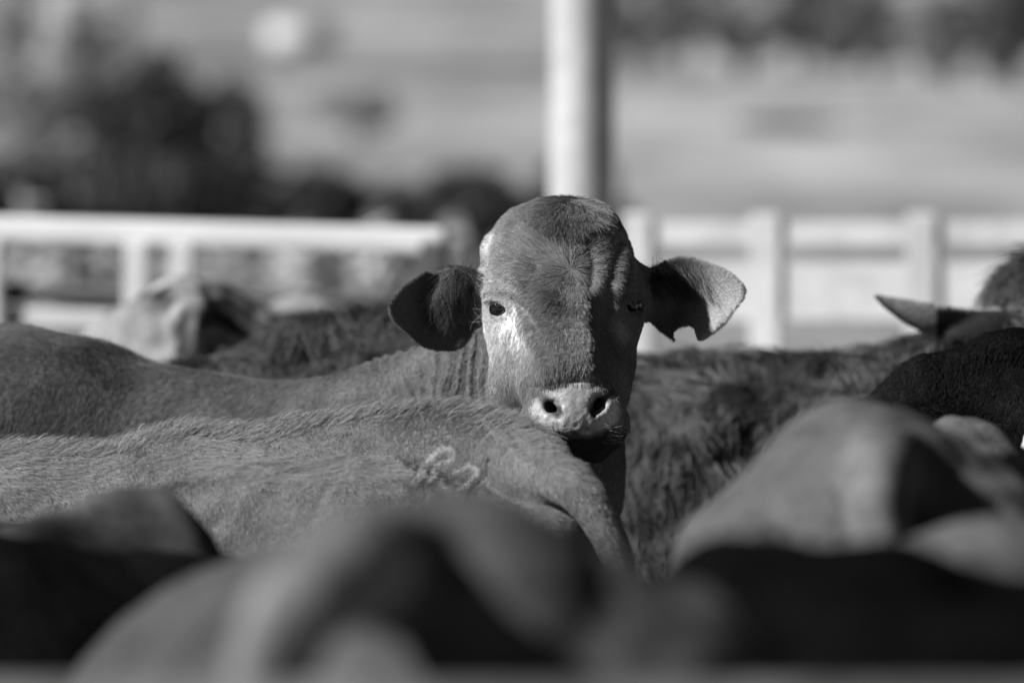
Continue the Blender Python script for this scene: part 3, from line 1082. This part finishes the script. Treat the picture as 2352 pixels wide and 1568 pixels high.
def build_background():
    # tall white post
    Y = 16.0
    x = (1335 - 1176) * Y / FPX
    o = empty('yard_post', (x, Y, 0))
    tag(o, 'tall round white painted post rising out of the frame behind the cow', 'post')
    m = MB()
    m.tube([(0, 0, -.3), (0, 0, 1.0), (.004, 0, 2.2), (0, 0, 3.4)], [.094, .092, .09, .088], 28)
    p = m.build('shaft', M_WHITE, smooth=True)
    p.parent = o
    m = MB()
    m.tube([(0, 0, 3.402), (0, 0, 3.43)], [.1, .1], 28)
    p = m.build('cap', M_STEEL)
    p.parent = o
    # short dark gate post with hinge pins
    Y = 16.4
    x = (1462 - 1176) * Y / FPX
    o = empty('gate_post', (x, Y, 0))
    tag(o, 'short dark gate post right of the tall white post, just behind the head', 'post')
    m = MB()
    m.box((-.045, -.045, -.2), (.045, .045, 1.61))
    p = m.build('shaft', M_DSTEEL, bevel=.006)
    p.parent = o
    for z in (.5, 1.35):
        m = MB()
        m.tube([(.03, -.02, z), (.09, -.02, z), (.09, -.02, z + .08)], .011, 8)
        p = m.build('hinge_pin', M_DSTEEL, smooth=True)
        p.parent = o
    # left steel yard fence, running away to the right
    A, B = np.array([(-260 - 1176) * 14.3 / FPX, 14.3]), np.array([(1030 - 1176) * 13.8 / FPX, 13.8])
    ang = math.atan2(B[1] - A[1], B[0] - A[0])
    o = empty('yard_fence', (A[0], A[1], 0), ang)
    L = float(np.linalg.norm(B - A))
    u = (B - A) / L
    dz = -.042
    tag(o, 'pale steel yard fence with broad top rail at left behind the herd', 'fence')
    for z, hh, th, mt in ((1.590, .032, .03, M_RAIL), (1.366, .030, .025, M_STEEL), (1.432, .026, .02, M_DSTEEL), (1.12, .028, .025, M_STEEL), (.85, .028, .025, M_STEEL), (.55, .028, .025, M_STEEL), (.25, .028, .025, M_STEEL)):
        m = MB()
        m.quads([(0, -th, z - hh), (L, -th, z - hh + dz), (L, th, z - hh + dz), (0, th, z - hh), (0, -th, z + hh), (L, -th, z + hh + dz), (L, th, z + hh + dz), (0, th, z + hh)],
                [(0, 3, 2, 1), (4, 5, 6, 7), (0, 1, 5, 4), (1, 2, 6, 5), (2, 3, 7, 6), (3, 0, 4, 7)])
        p = m.build('rail', mt, bevel=.012)
        p.parent = o
    for px in (-190, 0, 335, 440, 1015):
        k = (px - 1176) / FPX
        s = (k * A[1] - A[0]) / (u[0] - k * u[1])
        m = MB()
        m.box((s - .034, -.070, -.2), (s + .034, -.034, 1.55))
        p = m.build('post', M_DSTEEL if px > 1000 else M_WHITE, bevel=.01)
        p.parent = o
    # right white board fence
    A, B = np.array([(1440 - 1176) * 15.6 / FPX, 15.6]), np.array([(2700 - 1176) * 15.0 / FPX, 15.0])
    o = empty('board_fence', (A[0], A[1], 0), math.atan2(B[1] - A[1], B[0] - A[0]))
    L = float(np.linalg.norm(B - A))
    tag(o, 'white board fence with broad plank and posts at right behind the herd', 'fence')
    for z, hh in ((1.573, .034), (1.418, .080), (1.19, .05), (.93, .05), (.62, .05), (.32, .05)):
        m = MB()
        m.box((0, -.014, z - hh), (L, .014, z + hh))
        p = m.build('board', M_BOARD, bevel=.005)
        p.parent = o
    u = (B - A) / L
    for px in (1470, 1765, 2125, 2480):
        k = (px - 1176) / FPX
        s = (k * A[1] - A[0]) / (u[0] - k * u[1])
        m = MB()
        m.box((s - .044, -.034, -.2), (s + .044, -.016, 1.63))
        p = m.build('post', M_BOARD, bevel=.008)
        p.parent = o
    # near rail in front of the photographer
    o = empty('near_fence', (0, 3.35, 0))
    tag(o, 'blurred grey rail close to the camera along the bottom of the picture', 'fence')
    for z in (1.228, .95, .65, .35):
        m = MB()
        m.tube([(-1.8, 0, z), (0, 0, z - .004), (1.8, 0, z)], .021, 16)
        p = m.build('rail', M_RUST, smooth=True)
        p.parent = o
    for xx in (-1.2, 1.2):
        m = MB()
        m.tube([(xx, -.06, -.2), (xx, -.06, 1.29)], .038, 16)
        p = m.build('post', M_RUST, smooth=True)
        p.parent = o
    # far paddock
    S = [('dark_tree', 'dark dense dome shaped tree behind the left fence', 'tree', 375, 62, 110, 290, .075, 1, False, None, 2600, None, 16),
         ('bush', 'dark bush sloping down to the right beside the dome shaped tree', 'bush', 540, 60, 365, 210, .075, 2, False, None, 1500, None, 12),
         ('bush', 'low dark bush between the dome tree and the white post', 'bush', 1130, 52, 372, 240, .08, 3, False, None, 1200, None, 6),
         ('tree', 'grey tree cut by the left edge of the picture', 'tree', 20, 70, 170, 190, .45, 4, False, None, 1800, None, 6),
         ('tree', 'pale leafy tree top left of the dome tree', 'tree', 185, 105, -60, 170, .75, 5, False, None, 1200, None, 4),
         ('tree', 'mid grey tree high at the left edge on the slope', 'tree', 30, 130, -120, 260, .6, 6, False, None, 1600, None, 6),
         ]
    for i, (px, w_) in enumerate(((-60, 300), (190, 330), (480, 380), (760, 330), (1010, 320), (1240, 260))):
        S.append(('hedge_bush', ['dark hedge bush at far left behind the pale top rail', 'dark hedge bush right of the left edge above the pale rail', 'dark hedge bush below the dome tree', 'dark hedge bush just right of the sloping bush',
                  'dark hedge bush left of the low bush by the post', 'dark hedge bush against the foot of the white post'][i], 'bush', px, 47 + .6 * i, (385, 375, 385, 400, 405, 400)[i], w_ + 60, .08, 20 + i, False, 'dark hedge behind the left fence', 1500, None, 6))
    far = [(1450, 138, -120, 240), (1580, 140, -150, 250), (1710, 139, -110, 240), (1830, 141, -140, 250)]
    for i, (px, Y_, tp, w_) in enumerate(far):
        S.append(('tree', ['grey tree on the far slope nearest right of the white post', 'second grey tree right of the white post on the slope', 'third grey tree right of the white post on the slope', 'fourth grey tree right of the white post on the slope'][i],
                  'tree', px, Y_, tp, w_, .42, 40 + i, False, 'trees along the top of the far slope', 1400, None, 6))
    for i, (px, Y_, tp, w_, tn) in enumerate([(2010, 130, -60, 200, .2), (2190, 127, -90, 200, .3), (2340, 122, -110, 200, .12)]):
        S.append(('tree', ['dark tree top right, leftmost of three', 'lighter tree top right, middle of three', 'darkest tree in the top right corner'][i], 'tree', px, Y_, tp, w_, tn, 50 + i, False, 'trees in the top right corner', 1300, None, 6))
    for i, (px, Y_, tp, w_, tn) in enumerate([(820, 95, 200, 170, .42), (1640, 80, 395, 140, .24), (1800, 100, 268, 200, .2), (640, 26, 552, 190, .6), (190, 26, 558, 230, .55), (870, 27, 538, 150, .7), (1075, 27, 515, 120, .7), (460, 29, 560, 210, .6), (30, 28, 556, 170, .55)]):
        S.append(('tussock', ['grey tussock on the slope left of the white post', 'pale tussock low on the slope right of the post', 'long grey tussock half way up the right slope',
                  'pale tussock seen between the rails left of the head', 'pale tussock seen between the rails at far left', 'bright tussock between the rails beside the left ear', 'bright tussock just left of the forehead', 'pale tussock between the rails over the patched cow', 'pale tussock between the rails in the left corner'][i],
                  'tussock', px, Y_, tp, w_, tn, 60 + i, False, 'dry tussocks on the paddock', 700, None, 5))
    for a in S:
        plant(*a)
    # white water tank up the slope
    Y = 163.0
    x = (690 - 1176) * Y / FPX
    z = float(ground_z(x, Y))
    o = empty('water_tank', (x, Y, z))
    tag(o, 'small white water tank far up the slope above the dome tree', 'tank')
    m = MB()
    m.tube([(0, 0, -.2), (0, 0, .35), (0, 0, .72)], .98, 32)
    p = m.build('shell', M_SHED, smooth=True)
    p.parent = o
    m = MB()
    m.tube([(0, 0, .723), (0, 0, .76), (0, 0, 1.02)], [1.03, 1.03, .12], 32)
    p = m.build('roof', M_ROOF)
    p.parent = o
    m = MB()
    m.tube([(-.3, -.97, .1), (-.3, -1.15, .1), (-.3, -1.15, -.1)], .05, 10)
    p = m.build('outlet_pipe', M_STEEL, smooth=True)
    p.parent = o


# ------------------------------------------------------------------ the herd
BRAND = [[(1014, 1026), (986, 1051), (969, 1071), (955, 1090), (947, 1104)],
         [(989, 1057), (1006, 1040), (1025, 1029), (1042, 1034), (1045, 1046), (1034, 1060), (1014, 1062), (1000, 1074), (989, 1093), (983, 1104)],
         [(1042, 1085), (1059, 1082), (1078, 1071), (1095, 1076), (1101, 1088), (1087, 1102), (1062, 1118), (1040, 1127), (1017, 1124), (1008, 1110), (1011, 1099)],
         [(983, 1124), (986, 1138), (975, 1149), (961, 1160), (953, 1157)]]


def branded_cow():
    loc = (-.714, 8.293, 0)
    yaw = math.radians(166)
    st = {}

    def post(V, N, loc_, yaw_):
        c, s = math.cos(yaw_), math.sin(yaw_)
        Rw = np.array([[c, -s, 0], [s, c, 0], [0, 0, 1]])
        W = V @ Rw.T + np.array(loc_)
        NW = N @ Rw.T
        P = proj(W)
        front = NW[:, 1] < .1
        x, y = P[:, 0], P[:, 1]
        d = np.full(len(V), 1e9)
        for pl in BRAND:
            d = np.minimum(d, seg_dist(P, pl))
        br = np.exp(-(d / 5.0)**2) * front
        halo = np.exp(-(d / 13.0)**2) * front
        st['brand'], st['halo'] = br, halo
        dsp = .0022 * br - .0012 * halo
        cr = lambda pl, w: np.exp(-(seg_dist(P, pl) / w)**2) * front
        dsp = dsp - .006 * cr([(1122, 1060), (1118, 1096), (1095, 1113), (1076, 1135), (1068, 1160)], 8)
        dsp = dsp - .0022 * cr([(800, 1040), (775, 1095), (740, 1150), (720, 1200)], 14) + .0018 * cr([(835, 1040), (812, 1095), (780, 1150)], 20)
        dsp = dsp - .0020 * cr([(560, 1050), (540, 1120), (500, 1200)], 22) + .0020 * cr([(640, 1040), (600, 1130)], 30)
        dsp = dsp - .005 * cr([(1180, 1010), (1215, 1050), (1245, 1085)], 12)
        dsp = dsp - .0020 * cr([(110, 1060), (90, 1150)], 20) - .0018 * cr([(210, 1070), (180, 1160)], 18)
        tn = 1 + 1.0 * br - .16 * halo
        return tn, dsp

    def coat(o, V, Vw, Q, N, Nw, tv, Rw, seed):
        P = proj(Vw)
        x, y = P[:, 0], P[:, 1]
        iv = in_view(Vw, Nw)
        br = st['brand']
        ridge = np.clip((Nw[:, 2] - .55) / .35, 0, 1)
        tail = (V[:, 0] < -.80) & (x > 1180)
        ln = .0048 + .007 * ridge + .002 * tail + .010 * np.clip((250 - x) / 250, 0, 1)
        ln = ln * (1 - .6 * np.maximum(br, st['halo'] * .6))

        def comb(p, n):
            pw = p @ Rw.T + np.array(loc)
            q = proj(pw)
            d = np.stack([np.full(len(q), .45), np.full(len(q), .1), np.full(len(q), -1.)], 1)
            k = np.clip((q[:, 0] - 860) / 300, 0, 1)[:, None]
            whirl = np.stack([(q[:, 0] - 1120) / 120, np.zeros(len(q)), -(q[:, 1] - 985) / 90], 1)
            d = d * (1 - k) + whirl * k
            tl = (q[:, 0] > 1225)[:, None]
            d = np.where(tl, np.array([[.62, 0, -.75]]), d)
            return d @ Rw
        hair('coat', o, V, Q, N, tv, iv, 300000, ln, comb, .00024, .42, 4, 31, clump=.02, vary=.26)
        rw = iv * np.clip((Nw[:, 2] - .7) / .2, 0, 1) * (np.abs(V[:, 1]) < .06) * (V[:, 0] < .2)

        def combr(p, n):
            d = np.tile(np.array([.8, 0, .25]), (len(p), 1))
            return d @ Rw
        hair('ridge_hair', o, V, Q, N, tv * 1.1, rw, 7000, np.full(len(V), .022), combr, .00036, .7, 4, 32, clump=.012, vary=.3)

    def extra(f, L):
        f.chain([L(at(px, py + 60, Y_)) for px, py, Y_ in ((700, 984, 8.20), (880, 973, 8.18), (1000, 972, 8.165), (1085, 978, 8.15), (1150, 1018, 8.13), (1215, 1078, 8.09))], [.034, .036, .038, .038, .036, .034], .07)

    tw = [at(1170, 1046, 8.11), at(1230, 1076, 8.03), at(1284, 1096, 7.955), at(1335, 1130, 7.91), at(1382, 1200, 7.90), at(1418, 1280, 7.90), at(1436, 1420, 7.91), at(1440, 1700, 7.92)]
    build_cow('light grey cow in front of the staring cow, curly brand on its hip', loc, yaw, (1.238, 1.236, 1.240, 1.205, 1.235), .20, .95, .011, tail_w=tw, tail_r=[.034, .032, .027, .0235, .021, .018, .015, .026],
              hook=.7, hollow=0, rough=.0016, seed=3, post=post, coat=coat, extra=extra, rk=.06,
              fine=((-.95, .12, .0046), (-.02, .36, .006), (1.02, 1.30, .0046)), nose=(1.33, 0, .8), poll=(1.05, 0, 1.12))


def shaggy_cow():
    loc = (.27, 9.97, 0)

    EAR = [(1999, 674), (2060, 683), (2150, 697), (2240, 712), (2330, 735), (2330, 800), (2220, 800), (2140, 776), (2080, 744), (2030, 708)]

    def extra(f, L):
        Yc = 9.60
        lo, hi = L(at(1990, 810, Yc)), L(at(2340, 665, Yc))
        lo[1], hi[1] = lo[1] - .06, hi[1] + .06
        sl, X, Y, Z = f.sub(lo, hi, .01)
        U, W = (X[:, 0, 0] + loc[0]) / Yc * FPX + 1176, HOR + (CAMZ - Z[0, 0, :]) / Yc * FPX
        g = np.stack(np.meshgrid(U, W, indexing='ij'), -1).reshape(-1, 2)
        d2 = (poly_sdf(g, EAR) / 1361.0).reshape(len(U), len(W))
        bow = .035 * ((U[:, None] - 2000) / 300)**2 + .018 * np.clip((W[None, :] - 700) / 80, -1, 1)**2
        dw = np.abs(Y + loc[1] - Yc + .02 - bow[:, None, :]) - .0075
        f.F[sl] = smin(f.F[sl], np.maximum(dw, d2[:, None, :]).astype(np.float32), .012)

    def tonef(V, N, tv):
        W = V + np.array(loc)
        P = proj(W)
        e = (P[:, 0] < 2300) & (P[:, 0] > 1990) & (P[:, 1] < 790) & (W[:, 1] < 9.66)
        tv = np.where(e, .30, tv)
        tv = tv * (1 - .9 * np.exp(-(seg_dist(P, [(2000, 676), (2040, 714), (2100, 758)]) / 14)**2) * e)
        op = (P[:, 0] > 2150) & (P[:, 0] < 2310) & (P[:, 1] > 712) & (P[:, 1] < 800) & (W[:, 1] < 9.68)
        tv = np.where(op, .03, tv)
        return tv

    def coat(o, V, Vw, Q, N, Nw, tv, Rw, seed):
        P = proj(Vw)
        iv = in_view(Vw, Nw)
        e = (P[:, 0] < 2300) & (P[:, 1] < 770) & (Vw[:, 1] < 9.70)
        ln = np.where(e, .006, .058)
        pl = np.exp(-(np.hypot(P[:, 0] - 2345, P[:, 1] - 670) / 60)**2)

        def comb(p, n):
            wv = Wave(.25, 77)(p)
            return np.stack([-.08 + .25 * wv, np.full(len(p), -.15), np.full(len(p), -1.)], 1)
        hair('shaggy_coat', o, V, Q, N, tv, iv * np.where(e, 0, 1), 110000, ln, comb, .0007, .34, 6, 41, clump=.024, lock=True, vary=.35, curl=.07)
    build_cow('shaggy dark long-haired cow behind the staring cow, ear pointing left at the right edge', loc, 0.0, (1.335, 1.395, 1.345, 1.305, 1.33), .095, 1.0, .013, seed=5, poll=(.66, -.26, 1.44), nose=(.78, -.50, 1.12),
              extra=extra, tonef=tonef, coat=coat, rough=.006, hook=1.2, dmask=lambda V: 1.0 - ((V[:, 0] > .28) & (V[:, 0] < .62) & (V[:, 1] < -.28) & (V[:, 2] > 1.34)), fine=((.30, .66, .005), (-.46, -.28, .005), (1.32, 1.47, .005)))


def short_coat(n, ln, rad=.0006, lift=.35, vary=.3, clump=.03, dirv=(-.5, 0, -1.)):
    def coat(o, V, Vw, Q, N, Nw, tv, Rw, seed):
        iv = in_view(Vw, Nw)

        def comb(p, nn):
            return np.tile(np.array(dirv), (len(p), 1))
        hair('coat', o, V, Q, N, tv, iv, n, np.full(len(V), ln), comb, rad, lift, 4, seed + 70, clump=clump, vary=vary)
    return coat


def herd():
    branded_cow()
    shaggy_cow()
    hug = lambda tl: [(-.70, 0, tl - .05), (-.79, 0, tl - .075), (-.838, 0, tl - .2), (-.845, 0, tl - .4), (-.83, 0, .65), (-.83, 0, .45)]
    # pale cow seen from the rear, far left; shade in its hollows painted dark
    def shade_patches(V, N, tv):
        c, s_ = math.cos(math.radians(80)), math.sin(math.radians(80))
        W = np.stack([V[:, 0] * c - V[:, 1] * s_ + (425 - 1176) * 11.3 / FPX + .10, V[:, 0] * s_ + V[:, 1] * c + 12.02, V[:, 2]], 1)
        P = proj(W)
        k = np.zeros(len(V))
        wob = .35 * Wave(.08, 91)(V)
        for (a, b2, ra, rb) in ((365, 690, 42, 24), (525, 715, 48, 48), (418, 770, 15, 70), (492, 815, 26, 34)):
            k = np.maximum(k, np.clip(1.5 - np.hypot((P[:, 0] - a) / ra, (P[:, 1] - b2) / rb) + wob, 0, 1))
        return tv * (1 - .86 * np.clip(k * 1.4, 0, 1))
    X0 = (425 - 1176) * 11.3 / FPX
    build_cow('pale cow with shade painted in dark patches, seen from behind over the back of the staring cow, at left', (X0 + .10, 12.02, 0), math.radians(80), (1.425, 1.415, 1.39, 1.36, 1.38), .34, .8, .013, seed=6, rough=.005, hollow=.9, hook=.9, rump=.9,
              tail_w=[at(430, 712, 11.3), at(436, 718, 11.2), at(436, 760, 11.15), at(432, 900, 11.14), at(430, 1300, 11.14), at(430, 1450, 11.14)], tail_r=[.03, .025, .023, .021, .02, .03], tonef=shade_patches)
    # black cow at the right edge
    build_cow('black cow side-on at the right edge with a sunlit rim on its rump', (1.36, 9.00, 0), math.radians(18), (1.352, 1.365, 1.34, 1.32, 1.35), .014, 1.0, .013, seed=7, tail=hug(1.352), coat=short_coat(60000, .009, .0004, .4), rough=.002, hollow=.4)
    # pale cow just entering at the right edge
    build_cow('white cow whose rump just enters at the right edge below the black cow', (1.612, 8.06, 0), 0.0, (1.385, 1.40, 1.37, 1.34, 1.36), .5, .95, .014, seed=8, tail=hug(1.385), rough=.003)
    # rear view, right of centre
    build_cow('out of focus grey cow seen from behind at right, tail hanging', (.51, 7.11, 0), math.radians(80), (1.28, 1.275, 1.25, 1.21, 1.24), .12, .80, .012, seed=9, rough=.006, hollow=0, rump=.85, rumpw=.86,
              tonef=lambda V, N, tv: tv * (1 + .25 * np.clip((-.845 - V[:, 0]) / .02, 0, 1)),
              tail_w=[at(2000, 1080, 6.42), at(2005, 1085, 6.26), at(2012, 1130, 6.22), at(2024, 1220, 6.20), at(2030, 1320, 6.19), at(2030, 1560, 6.19), at(2030, 1700, 6.19)], tail_r=[.03, .028, .028, .028, .027, .024, .03], poll=(.85, -.25, 1.05), nose=(1.0, -.5, .78))
    # black cow, lower left; its sunlit topline painted paler into the tone
    build_cow('black cow at lower left, sunlit topline painted paler, tail head raised', (-1.18, 6.75, 0), math.radians(180), (1.222, 1.125, 1.15, 1.13, 1.17), .007, .95, .013, seed=10, rough=.004, rk=.05, hook=1.1, tail=hug(1.222),
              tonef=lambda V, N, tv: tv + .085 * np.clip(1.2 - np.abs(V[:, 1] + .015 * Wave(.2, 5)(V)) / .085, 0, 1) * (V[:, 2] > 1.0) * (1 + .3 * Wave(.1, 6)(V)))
    # side-on cows, lower right: grey one behind, black one in front
    build_cow('grey cow at lower right, lit back seen over the black cow', (1.07, 5.74, 0), 0.0, (1.195, 1.205, 1.19, 1.16, 1.20), .10, .9, .013, seed=11, rough=.004, hollow=0, tail=hug(1.195))
    build_cow('black cow at lower right, side-on in front of the grey one', (.945, 5.06, 0), 0.0, (1.25, 1.185, 1.17, 1.13, 1.16), .005, .85, .013, seed=13, rough=.004, hollow=0, tail=hug(1.245))
    # nearest cow, from behind
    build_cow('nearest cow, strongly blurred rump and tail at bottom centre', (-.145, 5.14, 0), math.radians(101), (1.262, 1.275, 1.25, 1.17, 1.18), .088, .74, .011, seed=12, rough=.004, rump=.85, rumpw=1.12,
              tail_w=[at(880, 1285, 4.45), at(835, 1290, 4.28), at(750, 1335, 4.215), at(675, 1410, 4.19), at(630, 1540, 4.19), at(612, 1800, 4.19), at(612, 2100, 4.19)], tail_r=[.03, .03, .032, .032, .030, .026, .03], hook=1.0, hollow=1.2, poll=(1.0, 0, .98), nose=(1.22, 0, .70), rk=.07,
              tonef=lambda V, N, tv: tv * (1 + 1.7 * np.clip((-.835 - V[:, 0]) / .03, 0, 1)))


build_ground()
if ONLY in ('', 'bg'):
    build_background()
if ONLY in ('', 'main', 'herd'):
    main_cow()
if ONLY in ('', 'herd'):
    herd()
